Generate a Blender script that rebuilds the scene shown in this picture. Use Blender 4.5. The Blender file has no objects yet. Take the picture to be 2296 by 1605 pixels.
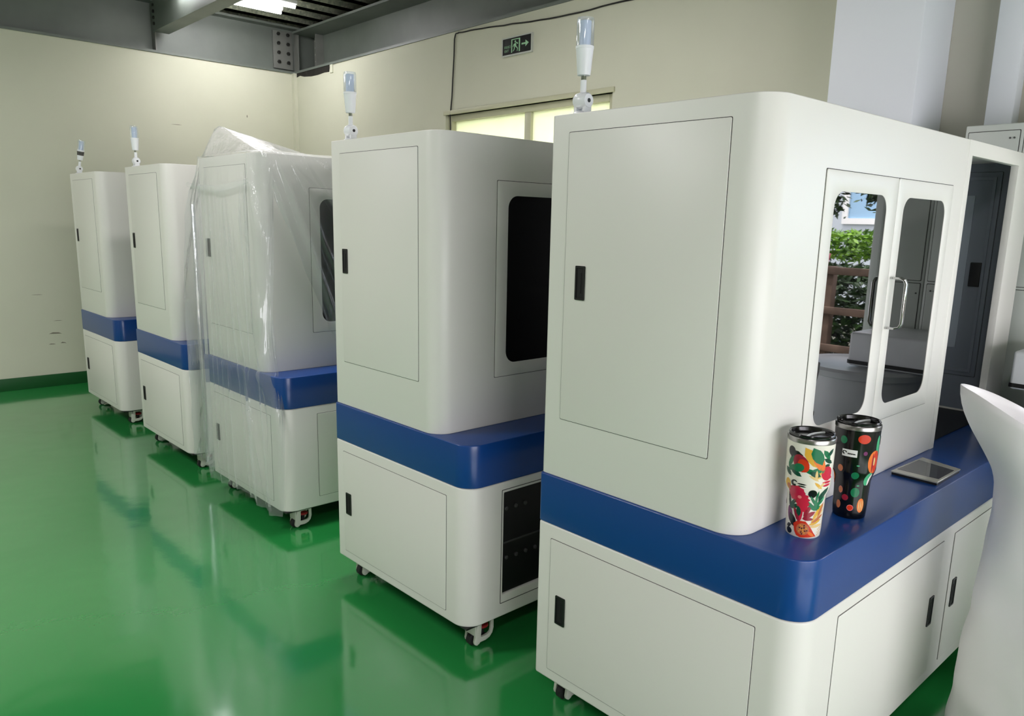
import bpy, bmesh, math, random
from mathutils import Vector, Matrix
from math import sin, cos, pi, radians
random.seed(7)
S = bpy.context.scene
C = S.collection

# ------------------------------------------------------------------ camera
W, H = 2296, 1605
F_PX = 1721.3
cam_d = bpy.data.cameras.new('camera'); cam = bpy.data.objects.new('camera', cam_d); C.objects.link(cam)
yaw, pitch, roll = 0.74707, 0.20068, 0.02206
fwd = Vector((sin(yaw)*cos(pitch), cos(yaw)*cos(pitch), -sin(pitch)))
rgt = Vector((cos(yaw), -sin(yaw), 0)); up = rgt.cross(fwd)
r2 = rgt*cos(roll)+up*sin(roll); u2 = -rgt*sin(roll)+up*cos(roll)
m = Matrix((r2, u2, -fwd)).transposed().to_4x4(); m.translation = Vector((-1.6906, -0.7735, 1.615))
cam.matrix_world = m
cam_d.sensor_width = 36; cam_d.lens = F_PX/W*36
cam_d.shift_x = -5.74/W; cam_d.shift_y = 48.41/W
cam_d.clip_start = 0.05; cam_d.clip_end = 100
S.camera = cam

# ------------------------------------------------------------------ world, sun, exposure
wd = bpy.data.worlds.new('sky'); S.world = wd; wd.use_nodes = True
bg = wd.node_tree.nodes['Background']; bg.inputs[0].default_value = (0.95, 0.915, 0.985, 1); bg.inputs[1].default_value = 8.8
sd = bpy.data.lights.new('sun', 'SUN'); sd.energy = 9; sd.angle = radians(1.5); sd.color = (1, .95, .85)
sun = bpy.data.objects.new('sun', sd); C.objects.link(sun)
sun.rotation_euler = Vector((-0.30, -0.12, 1.0)).to_track_quat('Z', 'Y').to_euler()
S.view_settings.view_transform = 'Standard'; S.view_settings.look = 'None'
S.view_settings.gamma = 1; S.view_settings.use_curve_mapping = False
S.view_settings.exposure = 0.0
LAMP_W = 55.0        # one ceiling batten
LAMP_COL = (1.0, 0.965, 0.985)

def portal(name, loc, sx, sy, rot):
    d = bpy.data.lights.new(name, 'AREA'); d.shape = 'RECTANGLE'; d.size = sx; d.size_y = sy
    d.cycles.is_portal = True
    o = bpy.data.objects.new(name, d); C.objects.link(o); o.location = loc; o.rotation_euler = rot
portal('door_portal', (2.74, -1.55, 1.2), 2.4, 1.9, (0, pi/2, 0))
portal('added_low_portal', (2.74, 2.05, 1.24), 1.38, 1.3, (0, pi/2, 0))
portal('window_portal', (2.74, 3.8, 1.53), 1.9, 1.86, (0, pi/2, 0))
portal('added_front_portal', (-1.0, -3.65, 1.2), 4.4, 1.5, (pi/2, 0, 0))

# ------------------------------------------------------------------ materials
def srgb(r, g, b):
    f = lambda c: (c/255/12.92) if c/255 <= .04045 else ((c/255+.055)/1.055)**2.4
    return (f(r), f(g), f(b), 1)
def mat(name, col, rough=.5, metal=0, spec=.5, bump=0, bscale=200, coat=0, var=0, vscale=3, ior=None):
    mt = bpy.data.materials.new(name); mt.use_nodes = True
    nt = mt.node_tree; p = nt.nodes['Principled BSDF']
    p.inputs['Base Color'].default_value = col
    p.inputs['Roughness'].default_value = rough; p.inputs['Metallic'].default_value = metal
    p.inputs['Specular IOR Level'].default_value = spec
    if ior: p.inputs['IOR'].default_value = ior
    p.inputs['Coat Weight'].default_value = coat; p.inputs['Coat Roughness'].default_value = .08
    tc = nt.nodes.new('ShaderNodeTexCoord')
    if bump:
        n = nt.nodes.new('ShaderNodeTexNoise'); n.inputs['Scale'].default_value = bscale; n.inputs['Detail'].default_value = 3
        b = nt.nodes.new('ShaderNodeBump'); b.inputs['Strength'].default_value = bump; b.inputs['Distance'].default_value = .002
        nt.links.new(tc.outputs['Object'], n.inputs['Vector']); nt.links.new(n.outputs['Fac'], b.inputs['Height'])
        nt.links.new(b.outputs['Normal'], p.inputs['Normal'])
    if var:
        n = nt.nodes.new('ShaderNodeTexNoise'); n.inputs['Scale'].default_value = vscale; n.inputs['Detail'].default_value = 4
        r = nt.nodes.new('ShaderNodeValToRGB'); k = 1-var
        r.color_ramp.elements[0].position = .35; r.color_ramp.elements[1].position = .65
        r.color_ramp.elements[0].color = (col[0]*k, col[1]*k, col[2]*k, 1); r.color_ramp.elements[1].color = col
        nt.links.new(tc.outputs['Object'], n.inputs['Vector']); nt.links.new(n.outputs['Fac'], r.inputs['Fac'])
        nt.links.new(r.outputs['Color'], p.inputs['Base Color'])
    return mt
M = {}
M['white'] = mat('white_powder_coat', srgb(226, 225, 217), .38, bump=.03, bscale=900)
M['blue'] = mat('blue_powder_coat', srgb(12, 63, 132), .30, bump=.05, bscale=900, coat=.15)
M['gap'] = mat('door_gap', srgb(58, 58, 54), .8)
M['black'] = mat('black_plastic', srgb(12, 12, 13), .45)
M['slot'] = mat('latch_slot', srgb(4, 4, 4), .7)
M['glass'] = mat('tinted_glass', srgb(9, 10, 10), .015, spec=.9, ior=1.62)
M['chrome'] = mat('polished_steel', srgb(190, 190, 190), .12, metal=1)
M['steel'] = mat('brushed_steel', srgb(150, 148, 145), .28, metal=1)
M['bay'] = mat('dark_bay_lining', srgb(9, 9, 10), .4)
M['stud'] = mat('bay_stud', srgb(60, 60, 60), .4)
M['wall'] = mat('cream_wall_paint', srgb(208, 209, 188), .75, bump=.15, bscale=60, var=.04, vscale=1.2)
M['wallw'] = mat('white_wall_paint', srgb(236, 241, 246), .7, bump=.1, bscale=60)
M['wallp'] = mat('grey_wall_paint', srgb(198, 196, 182), .7, bump=.1, bscale=60)
M['skirt'] = mat('green_skirting_paint', srgb(22, 82, 38), .35)
M['beam'] = mat('grey_steel_paint', srgb(112, 119, 112), .5, bump=.3, bscale=25, var=.18, vscale=2.5)
M['beamd'] = mat('grey_steel_plate', srgb(122, 124, 118), .5, bump=.3, bscale=80, var=.15, vscale=6)
M['bolt'] = mat('dark_bolt', srgb(40, 40, 36), .5, metal=.4)
M['caster'] = mat('caster_casting', srgb(196, 200, 186), .5, bump=.4, bscale=300)
M['red'] = mat('red_adjuster', srgb(140, 20, 24), .45)
M['rubber'] = mat('black_rubber', srgb(14, 14, 14), .6)
M['lampw'] = mat('tower_white', srgb(235, 238, 240), .3)
M['outdoor'] = mat('paving', srgb(120, 118, 105), .9, var=.3, vscale=4)
M['locker'] = mat('locker_grey', srgb(196, 203, 196), .4)
M['lockerd'] = mat('locker_gap', srgb(70, 74, 70), .6)
M['carton'] = mat('white_carton', srgb(232, 236, 238), .35, var=.06, vscale=12)
M['wood'] = mat('weathered_wood', srgb(112, 92, 80), .8, var=.35, vscale=9)
M['facade'] = mat('pale_facade', srgb(196, 206, 214), .8)
M['frame'] = mat('white_window_frame', srgb(240, 242, 240), .4)
M['alu'] = mat('window_aluminium', srgb(190, 190, 160), .45)
M['pink'] = mat('pink_plastic', srgb(224, 120, 140), .5)
M['screen'] = mat('screen_glass', srgb(70, 70, 72), .04, spec=.8)
M['bezel'] = mat('screen_bezel', srgb(176, 176, 166), .25, metal=.3)
M['label'] = mat('grey_label', srgb(90, 88, 84), .6, var=.6, vscale=160)

def leafmat(name, c1, c2):
    mt = bpy.data.materials.new(name); mt.use_nodes = True; nt = mt.node_tree; p = nt.nodes['Principled BSDF']
    g = nt.nodes.new('ShaderNodeNewGeometry'); r = nt.nodes.new('ShaderNodeValToRGB')
    r.color_ramp.elements[0].color = c1; r.color_ramp.elements[1].color = c2
    nt.links.new(g.outputs['Random Per Island'], r.inputs['Fac']); nt.links.new(r.outputs['Color'], p.inputs['Base Color'])
    p.inputs['Roughness'].default_value = .5
    return mt
M['leaf'] = leafmat('hedge_leaves', srgb(40, 84, 18), srgb(140, 190, 50))
M['dleaf'] = leafmat('dark_leaves', srgb(14, 34, 12), srgb(50, 84, 30))

def floor_mat():
    mt = bpy.data.materials.new('green_epoxy_floor'); mt.use_nodes = True; nt = mt.node_tree; p = nt.nodes['Principled BSDF']
    tc = nt.nodes.new('ShaderNodeTexCoord')
    n = nt.nodes.new('ShaderNodeTexNoise'); n.inputs['Scale'].default_value = .9; n.inputs['Detail'].default_value = 3
    r = nt.nodes.new('ShaderNodeValToRGB'); r.color_ramp.elements[0].color = srgb(31, 126, 57); r.color_ramp.elements[1].color = srgb(43, 142, 69)
    nt.links.new(tc.outputs['Object'], n.inputs['Vector']); nt.links.new(n.outputs['Fac'], r.inputs['Fac']); nt.links.new(r.outputs['Color'], p.inputs['Base Color'])
    p.inputs['Roughness'].default_value = .13; p.inputs['Specular IOR Level'].default_value = 1.0; p.inputs['Coat Weight'].default_value = .7; p.inputs['Coat Roughness'].default_value = .085; p.inputs['Coat IOR'].default_value = 1.6
    w = nt.nodes.new('ShaderNodeTexNoise'); w.inputs['Scale'].default_value = 5; w.inputs['Detail'].default_value = 1.5
    w2 = nt.nodes.new('ShaderNodeTexNoise'); w2.inputs['Scale'].default_value = 60; w2.inputs['Detail'].default_value = 2
    b = nt.nodes.new('ShaderNodeBump'); b.inputs['Strength'].default_value = .35; b.inputs['Distance'].default_value = .004
    b2 = nt.nodes.new('ShaderNodeBump'); b2.inputs['Strength'].default_value = .04; b2.inputs['Distance'].default_value = .002
    for q in (w, w2): nt.links.new(tc.outputs['Object'], q.inputs['Vector'])
    nt.links.new(w.outputs['Fac'], b.inputs['Height']); nt.links.new(w2.outputs['Fac'], b2.inputs['Height'])
    nt.links.new(b.outputs['Normal'], b2.inputs['Normal']); nt.links.new(b2.outputs['Normal'], p.inputs['Normal']); nt.links.new(b2.outputs['Normal'], p.inputs['Coat Normal'])
    return mt
M['floor'] = floor_mat()
def deck_mat():
    mt = mat('galvanised_deck', srgb(150, 156, 148), .5, metal=.45, bump=.5, bscale=140)
    nt = mt.node_tree; p = nt.nodes['Principled BSDF']
    tc = nt.nodes.new('ShaderNodeTexCoord'); v = nt.nodes.new('ShaderNodeTexVoronoi'); v.inputs['Scale'].default_value = 45
    r = nt.nodes.new('ShaderNodeValToRGB'); r.color_ramp.elements[0].color = srgb(150, 156, 140); r.color_ramp.elements[1].color = srgb(214, 218, 196)
    nt.links.new(tc.outputs['Object'], v.inputs['Vector']); nt.links.new(v.outputs['Color'], r.inputs['Fac']); nt.links.new(r.outputs['Color'], p.inputs['Base Color'])
    return mt
M['deck'] = deck_mat()
def glow(name, col, st):
    mt = bpy.data.materials.new(name); mt.use_nodes = True; nt = mt.node_tree; nt.nodes.clear()
    e = nt.nodes.new('ShaderNodeEmission'); e.inputs[0].default_value = (*col, 1); e.inputs[1].default_value = st
    o = nt.nodes.new('ShaderNodeOutputMaterial'); nt.links.new(e.outputs[0], o.inputs[0]); return mt
M['tube'] = glow('lit_tube', LAMP_COL, 12); M['tube_bright'] = glow('bright_lit_tube', LAMP_COL, 45)
def film(name, tint, white, wfac, gfac, rough, bump=0, bscale=30):
    """thin clear sheet: mostly see-through, a little white haze, sharp gloss"""
    mt = bpy.data.materials.new(name); mt.use_nodes = True; nt = mt.node_tree; nt.nodes.clear()
    N = nt.nodes.new; L = nt.links.new
    t = N('ShaderNodeBsdfTransparent'); t.inputs[0].default_value = tint
    d = N('ShaderNodeBsdfDiffuse'); d.inputs[0].default_value = white
    tr = N('ShaderNodeBsdfTranslucent'); tr.inputs[0].default_value = white
    g = N('ShaderNodeBsdfGlossy'); g.inputs['Roughness'].default_value = rough; g.inputs[0].default_value = (1, 1, 1, 1)
    m0 = N('ShaderNodeMixShader'); m0.inputs[0].default_value = .5; L(d.outputs[0], m0.inputs[1]); L(tr.outputs[0], m0.inputs[2])
    m1 = N('ShaderNodeMixShader'); m1.inputs[0].default_value = wfac; L(t.outputs[0], m1.inputs[1]); L(m0.outputs[0], m1.inputs[2])
    lw = N('ShaderNodeLayerWeight'); lw.inputs[0].default_value = .35
    mu = N('ShaderNodeMath'); mu.operation = 'MULTIPLY_ADD'; mu.inputs[1].default_value = .4; mu.inputs[2].default_value = gfac
    L(lw.outputs['Fresnel'], mu.inputs[0])
    m2 = N('ShaderNodeMixShader'); L(mu.outputs[0], m2.inputs[0]); L(m1.outputs[0], m2.inputs[1]); L(g.outputs[0], m2.inputs[2])
    if bump:
        tc = N('ShaderNodeTexCoord'); n = N('ShaderNodeTexNoise'); n.inputs['Scale'].default_value = bscale; n.inputs['Detail'].default_value = 4
        mp = N('ShaderNodeMapping'); mp.inputs['Scale'].default_value = (1, 1, .25)
        b = N('ShaderNodeBump'); b.inputs['Strength'].default_value = bump; b.inputs['Distance'].default_value = .02
        L(tc.outputs['Object'], mp.inputs[0]); L(mp.outputs[0], n.inputs['Vector']); L(n.outputs['Fac'], b.inputs['Height'])
        L(b.outputs[0], g.inputs['Normal']); L(b.outputs[0], lw.inputs['Normal'])
    o = N('ShaderNodeOutputMaterial'); L(m2.outputs[0], o.inputs[0]); return mt
M['cover'] = film('clear_polythene', (.98, .99, .995, 1), (.97, .99, 1, 1), .16, .03, .09, .35, 20)
M['lens'] = film('clear_lens', (.93, .95, .97, 1), (.8, .86, .92, 1), .12, .06, .08)
M['core'] = mat('frosted_core', srgb(205, 218, 235), .4)
M['frost'] = film('frosted_pane', (.93, 1.0, .76, 1), (.98, 1.0, .80, 1), .85, .02, .4)
def bag_mat():
    mt = bpy.data.materials.new('white_plastic_bag'); mt.use_nodes = True; nt = mt.node_tree; nt.nodes.clear()
    N = nt.nodes.new; L = nt.links.new
    p = N('ShaderNodeBsdfPrincipled'); p.inputs['Base Color'].default_value = srgb(250, 248, 246); p.inputs['Roughness'].default_value = .36
    tr = N('ShaderNodeBsdfTranslucent'); tr.inputs[0].default_value = srgb(246, 246, 248)
    mx = N('ShaderNodeMixShader'); mx.inputs[0].default_value = .15; L(p.outputs[0], mx.inputs[1]); L(tr.outputs[0], mx.inputs[2])
    o = N('ShaderNodeOutputMaterial'); L(mx.outputs[0], o.inputs[0]); return mt
M['bag'] = bag_mat()

# ------------------------------------------------------------------ helpers
def tag(o, label=None, cat=None, group=None, kind=None):
    if label: o['label'] = label
    if cat: o['category'] = cat
    if group: o['group'] = group
    if kind: o['kind'] = kind
    return o
def empty(name, loc=(0, 0, 0), rz=0, **k):
    o = bpy.data.objects.new(name, None); C.objects.link(o); o.location = loc; o.rotation_euler = (0, 0, rz)
    o.empty_display_size = .1
    return tag(o, **k)
def obj(name, bm, m, parent=None, bevel=0, seg=2, smooth=False, ang=40, **k):
    me = bpy.data.meshes.new(name)
    bmesh.ops.recalc_face_normals(bm, faces=bm.faces)
    bm.to_mesh(me); bm.free()
    for mm in (m if isinstance(m, (list, tuple)) else [m]): me.materials.append(M[mm] if isinstance(mm, str) else mm)
    o = bpy.data.objects.new(name, me); C.objects.link(o)
    if parent is not None: o.parent = parent
    if bevel:
        b = o.modifiers.new('bevel', 'BEVEL'); b.width = bevel; b.segments = seg; b.limit_method = 'ANGLE'; b.angle_limit = radians(ang)
        smooth = True
    if smooth:
        for p in me.polygons: p.use_smooth = True
        me.set_sharp_from_angle(angle=radians(ang)) if not bevel else None
    return tag(o, **k)
def bx(bm, x0, x1, y0, y1, z0, z1, mi=0):
    v = [bm.verts.new((x, y, z)) for x in (x0, x1) for y in (y0, y1) for z in (z0, z1)]
    for f in ((0, 1, 3, 2), (4, 6, 7, 5), (0, 4, 5, 1), (2, 3, 7, 6), (0, 2, 6, 4), (1, 5, 7, 3)):
        fc = bm.faces.new([v[i] for i in f]); fc.material_index = mi
def box(name, d, m, parent=None, **k):
    bm = bmesh.new(); bx(bm, *d); return obj(name, bm, m, parent, **k)
def arcpts(cx, cy, r, a0, a1, n=8):
    return [(cx+r*cos(a0+(a1-a0)*i/n), cy+r*sin(a0+(a1-a0)*i/n)) for i in range(n+1)]
def rrect(x0, x1, y0, y1, r, n=8):
    """counter-clockwise; r = radii at (x0,y0),(x1,y0),(x1,y1),(x0,y1)"""
    if not isinstance(r, (list, tuple)): r = [r]*4
    P = []
    for (cx, cy, a), q in zip(((x0+r[0], y0+r[0], pi), (x1-r[1], y0+r[1], 1.5*pi), (x1-r[2], y1-r[2], 0), (x0+r[3], y1-r[3], .5*pi)), r):
        P += arcpts(cx, cy, q, a, a+pi/2, n) if q > 0 else [(cx, cy)]
    return P
def prism(bm, P, z0, z1, mp=lambda a, b, c: (a, b, c), mi=0):
    lo = [bm.verts.new(mp(a, b, z0)) for a, b in P]; hi = [bm.verts.new(mp(a, b, z1)) for a, b in P]
    n = len(P)
    bm.faces.new(lo[::-1]).material_index = mi; bm.faces.new(hi).material_index = mi
    for i in range(n):
        bm.faces.new((lo[i], lo[(i+1) % n], hi[(i+1) % n], hi[i])).material_index = mi
def ring(bm, P, Q, z0, z1, mp, mi=0):
    """slab between outline P and hole Q (same point count)"""
    n = len(P)
    v = {}
    for nm, A in (('p', P), ('q', Q)):
        for j, z in enumerate((z0, z1)): v[nm, j] = [bm.verts.new(mp(a, b, z)) for a, b in A]
    for i in range(n):
        k = (i+1) % n
        for f in ((v['p', 1][i], v['p', 1][k], v['q', 1][k], v['q', 1][i]), (v['p', 0][i], v['q', 0][i], v['q', 0][k], v['p', 0][k]),
                  (v['p', 0][i], v['p', 0][k], v['p', 1][k], v['p', 1][i]), (v['q', 0][i], v['q', 1][i], v['q', 1][k], v['q', 0][k])):
            bm.faces.new(f).material_index = mi
def lface(x0): return lambda a, b, c: (x0-c, a, b)        # panel on a side that faces -x: a = y, b = z, c = outwards
def rface(y0): return lambda a, b, c: (a, y0-c, b)        # panel on a side that faces -y
def tube(bm, P, r, n=8, cap=True, mi=0):
    P = [Vector(p) for p in P]; R = []
    ref = Vector((0, 0, 1))
    for i, p in enumerate(P):
        t = (P[min(i+1, len(P)-1)]-P[max(i-1, 0)]).normalized()
        a = t.cross(ref)
        if a.length < .1: a = t.cross(Vector((0, 1, 0)))
        a.normalize(); b = t.cross(a)
        rr = r[i] if isinstance(r, (list, tuple)) else r
        R.append([bm.verts.new(p+a*rr*cos(2*pi*k/n)+b*rr*sin(2*pi*k/n)) for k in range(n)])
    for A, B in zip(R, R[1:]):
        for k in range(n): bm.faces.new((A[k], A[(k+1) % n], B[(k+1) % n], B[k])).material_index = mi
    if cap: bm.faces.new(R[0][::-1]).material_index = mi; bm.faces.new(R[-1]).material_index = mi
def lathe(bm, prof, n=32, c=(0, 0, 0), mi=0, axis='z'):
    R = []
    for r, z in prof:
        ring_ = []
        for k in range(n):
            a, b = r*cos(2*pi*k/n), r*sin(2*pi*k/n)
            p = (c[0]+a, c[1]+b, c[2]+z) if axis == 'z' else ((c[0]+a, c[1]+z, c[2]+b) if axis == 'y' else (c[0]+z, c[1]+a, c[2]+b))
            ring_.append(bm.verts.new(p))
        R.append(ring_)
    for A, B in zip(R, R[1:]):
        for k in range(n): bm.faces.new((A[k], A[(k+1) % n], B[(k+1) % n], B[k])).material_index = mi
    bm.faces.new(R[0][::-1]).material_index = mi; bm.faces.new(R[-1]).material_index = mi
def cut(o, d):
    """cut a box-shaped pocket out of a mesh object"""
    bm = bmesh.new(); bx(bm, *d); me = bpy.data.meshes.new('pocket'); bmesh.ops.recalc_face_normals(bm, faces=bm.faces); bm.to_mesh(me); bm.free()
    c = bpy.data.objects.new('pocket', me); C.objects.link(c); c.parent = o.parent
    md = o.modifiers.new('b', 'BOOLEAN'); md.operation = 'DIFFERENCE'; md.object = c; md.solver = 'EXACT'
    o.modifiers.move(len(o.modifiers)-1, 0)
    keep = [mm for mm in o.modifiers if mm != md]
    for mm in keep: mm.show_viewport = False
    dg = bpy.context.evaluated_depsgraph_get(); dg.update()
    new = bpy.data.meshes.new_from_object(o.evaluated_get(dg))
    o.modifiers.remove(md); o.data = new
    for mm in keep: mm.show_viewport = True
    bpy.data.objects.remove(c)
def noise1(x, seed=0):
    i = math.floor(x); f = x-i; f = f*f*(3-2*f)
    h = lambda k: (math.sin(k*127.1+seed*311.7)*43758.5453) % 1.0
    return h(i)*(1-f)+h(i+1)*f

# ------------------------------------------------------------------ the room
XR, YL = 2.54, 7.46        # inner faces of the right wall and of the wall at the end of the row
ZW = 3.165                 # masonry stops here, steel beams above
box('floor', (-7, XR+.22, -3.6, YL+.2, -.2, 0), 'floor', kind='structure')
def wall_piece(bm, x0, x1, y0, y1, z0, z1): bx(bm, x0, x1, y0, y1, z0, z1)
bm = bmesh.new(); bx(bm, -7.2, XR+.5, YL, YL+.25, 0, ZW); obj('wall_left', bm, 'wall', kind='structure')
bm = bmesh.new()
DW0, DW1, DZ = -2.5, -.575, 2.45     # doorway
WN0, WN1, WZ0, WZ1 = 2.87, 4.74, .55, 2.51   # window
bx(bm, XR, XR+.22, WN1, YL, 0, ZW); bx(bm, XR, XR+.22, WN0, WN1, 0, WZ0); bx(bm, XR, XR+.22, WN0, WN1, WZ1, ZW)
bx(bm, XR, XR+.22, DW1, 1.4, 0, ZW); bx(bm, XR, XR+.22, 2.7, WN0, 0, ZW); bx(bm, XR, XR+.22, 1.4, 2.7, 0, .55); bx(bm, XR, XR+.22, 1.4, 2.7, 1.93, ZW); bx(bm, XR, XR+.22, DW0, DW1, DZ, ZW); bx(bm, XR, XR+.22, -5, DW0, 0, ZW)
obj('wall_right', bm, 'wall', kind='structure')
bm = bmesh.new(); bx(bm, XR+.6, XR+.75, -5, YL+.9, ZW, 4.1); bx(bm, -7.2, XR+.7, YL+.7, YL+.85, ZW, 4.1); obj('wall_top', bm, 'wallp', kind='structure')
bm = bmesh.new(); bx(bm, -7.2, -3.2, -3.7, -3.5, 0, 4); bx(bm, 1.2, XR+.3, -3.7, -3.5, 0, 4); bx(bm, -3.2, 1.2, -3.7, -3.5, 0, .4); bx(bm, -3.2, 1.2, -3.7, -3.5, 1.9, 4)
obj('wall_front', bm, 'wall', kind='structure')
bm = bmesh.new(); bx(bm, -3.2, 1.2, -3.64, -3.58, .4, .46); bx(bm, -3.2, 1.2, -3.64, -3.58, 1.84, 1.9)
for x_ in (-3.2, -1.75, -.3, 1.14): bx(bm, x_, x_+.06, -3.64, -3.58, .46, 1.84)
obj('added_front_window', bm, mat('added_window_frame', srgb(240, 242, 240), .4), kind='structure')  # unseen window, added to bring daylight onto the nearest cabinet and the sack
box('wall_rear', (-7.2, -7, -5, YL, 0, 4), 'wall', kind='structure')
# skirtings
box('baseboard_left', (-7, XR, YL-.012, YL, 0, .115), 'skirt', kind='structure', bevel=.003)
bm = bmesh.new(); bx(bm, XR-.012, XR, DW1, YL, 0, .115); obj('baseboard_right', bm, 'skirt', kind='structure', bevel=.003)
box('trim_1', (2.18, XR, .735, 1.155, 0, 3.9), 'wallw', kind='structure', bevel=.006)      # white column on the right wall
box('trim_2', (XR-.09, XR, .40, .515, 2.09, 3.9), 'wallw', kind='structure', bevel=.004)      # vertical casing
box('trim_3', (XR-.035, XR, YL-.06, YL, 0, ZW), 'wall', kind='structure')                   # plaster strip in the corner
# green-washed section of wall on either side of the column
box('wall_pier', (XR-.004, XR, DW1, .735, 0, ZW), 'wallp', kind='structure')
# scuffs on the end wall
bm = bmesh.new()
for (x, z, l, h, s) in ((.0, .50, .055, .009, .2), (-.035, .40, .03, .005, .1), (.06, .405, .025, .005, .3), (.03, .62, .04, .003, 0), (1.24, 2.51, .055, .004, -.05), (1.98, 2.66, .006, .02, 0), (-.12, .87, .05, .003, 0)):
    P = [(x-l, z), (x-l*.4, z+h+s*.02), (x+l*.5, z+h), (x+l, z-s*.02), (x+l*.3, z-h*.3), (x-l*.3, z-h*.2)]
    prism(bm, P, 0, .0012, rface(YL))
obj('trim_4', bm, mat('scuff_mark', srgb(128, 124, 108), .8), kind='structure')

# window in the right wall
wf = bmesh.new()
mp = lambda a, b, c: (XR-c, a, b)
def fr(bm, y0, y1, z0, z1, w, c0, c1):
    bx(bm, XR-c1, XR-c0, y0, y0+w, z0, z1); bx(bm, XR-c1, XR-c0, y1-w, y1, z0, z1)
    bx(bm, XR-c1, XR-c0, y0+w, y1-w, z0, z0+w); bx(bm, XR-c1, XR-c0, y0+w, y1-w, z1-w, z1)
fr(wf, WN0, WN1, WZ0, WZ1, .05, -.12, -.03)
bx(wf, XR+.04, XR+.10, 3.72, 3.79, WZ0+.05, WZ1-.05); bx(wf, XR+.04, XR+.10, WN0+.05, WN1-.05, 1.93, 1.98)
win = obj('window_1', wf, 'alu', kind='structure', bevel=.004)
wl = bmesh.new(); bx(wl, XR-.012, XR+.12, WN0-.02, WN1+.02, WZ1, WZ1+.035); obj('window_head', wl, 'alu', win, bevel=.004)
bx_ = 1.98
pg = bmesh.new(); bx(pg, XR+.066, XR+.072, WN0+.05, 3.72, bx_, WZ1-.05); obj('pane', pg, 'frost', win)
pg = bmesh.new(); bx(pg, XR+.076, XR+.082, 3.79, WN1-.05, bx_, WZ1-.05); obj('pane', pg, 'frost', win)
w3 = bmesh.new(); fr(w3, 1.4, 2.7, .55, 1.93, .05, -.12, -.03); bx(w3, XR+.04, XR+.10, 2.02, 2.08, .60, 1.88); obj('added_low_window', w3, 'alu', kind='structure', bevel=.004)  # added low window hidden behind the cabinets, for bluish light on their fronts
# doorway frame (open to the garden)
df = bmesh.new()
bx(df, XR-.01, XR+.23, DW1-.04, DW1, 0, DZ); bx(df, XR-.01, XR+.23, DW0, DW0+.04, 0, DZ); bx(df, XR-.01, XR+.23, DW0+.04, DW1-.04, DZ-.04, DZ)
obj('door_1', df, 'frame', kind='structure', bevel=.004)

# ------------------------------------------------------------------ steel above the walls
def ibeam_x(bm, y, x0, x1, z0, z1, fw, tw=.012, tf=.022):
    bx(bm, x0, x1, y-tw/2, y+tw/2, z0+tf, z1-tf); bx(bm, x0, x1, y-fw/2, y+fw/2, z0, z0+tf); bx(bm, x0, x1, y-fw/2, y+fw/2, z1-tf, z1)
def ibeam_y(bm, x, y0, y1, z0, z1, fw, tw=.012, tf=.022):
    bx(bm, x-tw/2, x+tw/2, y0, y1, z0+tf, z1-tf); bx(bm, x-fw/2, x+fw/2, y0, y1, z0, z0+tf); bx(bm, x-fw/2, x+fw/2, y0, y1, z1-tf, z1)
YB, XB = 7.56, 2.80
b = empty('steel_beam', (0, YB, ZW), label='long grey steel beam lying on the left end wall with a bolted splice plate', cat='beam')
b['category'] = 'beam'
def rel(bm, off): bmesh.ops.translate(bm, verts=bm.verts, vec=-Vector(off)); return bm
bm = bmesh.new(); ibeam_x(bm, YB, -7, 3.0, ZW, 3.65, .23); obj('beam_section', rel(bm, (0, YB, ZW)), 'beam', b)
for x in (1.10, 2.60, 2.90):
    bm = bmesh.new(); bx(bm, x-.007, x+.007, YB-.095, YB-.006, ZW+.022, 3.628); obj('stiffener', rel(bm, (0, YB, ZW)), 'beamd', b)
bm = bmesh.new(); bx(bm, 2.34, 2.565, YB-.03, YB-.006, ZW+.05, 3.60); pl = obj('splice_plate', rel(bm, (0, YB, ZW)), 'beamd', b, bevel=.003)
for i in range(4):
    for x in (2.40, 2.51):
        bm = bmesh.new(); lathe(bm, [(.019, 0), (.019, -.016), (.009, -.018), (.009, -.032)], 6, (x, YB-.03, ZW+.12+i*.095), axis='y')
        obj('bolt', rel(bm, (0, YB, ZW)), 'bolt', pl)
b = empty('steel_beam', (XB, 0, ZW), label='grey steel beam running along the top of the right wall above the exit sign', cat='beam')
bm = bmesh.new(); ibeam_y(bm, XB, -3.5, 7.46, ZW, 3.60, .54); obj('beam_section', rel(bm, (XB, 0, ZW)), 'beam', b)
bm = bmesh.new(); bx(bm, XB-.10, XB-.006, 7.26, 7.274, ZW+.062, 3.578); obj('stiffener', rel(bm, (XB, 0, ZW)), 'beamd', b)
bm = bmesh.new(); bx(bm, XB-.022, XB-.006, 7.28, 7.44, ZW+.10, 3.55); pl = obj('cleat_plate', rel(bm, (XB, 0, ZW)), 'beamd', b)
for i in range(4):
    bm = bmesh.new(); lathe(bm, [(.018, 0), (.018, -.016), (.009, -.018), (.009, -.03)], 6, (XB-.022, 7.36, ZW+.15+i*.07), axis='x')
    obj('bolt', rel(bm, (XB, 0, ZW)), 'caster', pl)
b = empty('steel_beam', (1.15, 5, 3.355), label='grey cross beam hanging under the ceiling deck, running out from the end wall', cat='beam')
bm = bmesh.new()
for a, z0, z1 in ((.075, 3.355, 3.375), (.075, 3.63, 3.65)): bx(bm, 1.15-a, 1.15+a, -3.5, YB-.10, z0, z1)
bx(bm, 1.08, 1.22, -3.5, YB-.1, 3.375, 3.63); obj('beam_section', rel(bm, (1.15, 5, 3.355)), 'beam', b)
for i in range(4):
    bm = bmesh.new(); lathe(bm, [(.016, 0), (.016, -.012)], 6, (1.08, YB-.14, 3.42+i*.055), axis='x'); obj('bolt', rel(bm, (1.15, 5, 3.355)), 'bolt', b)
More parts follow.
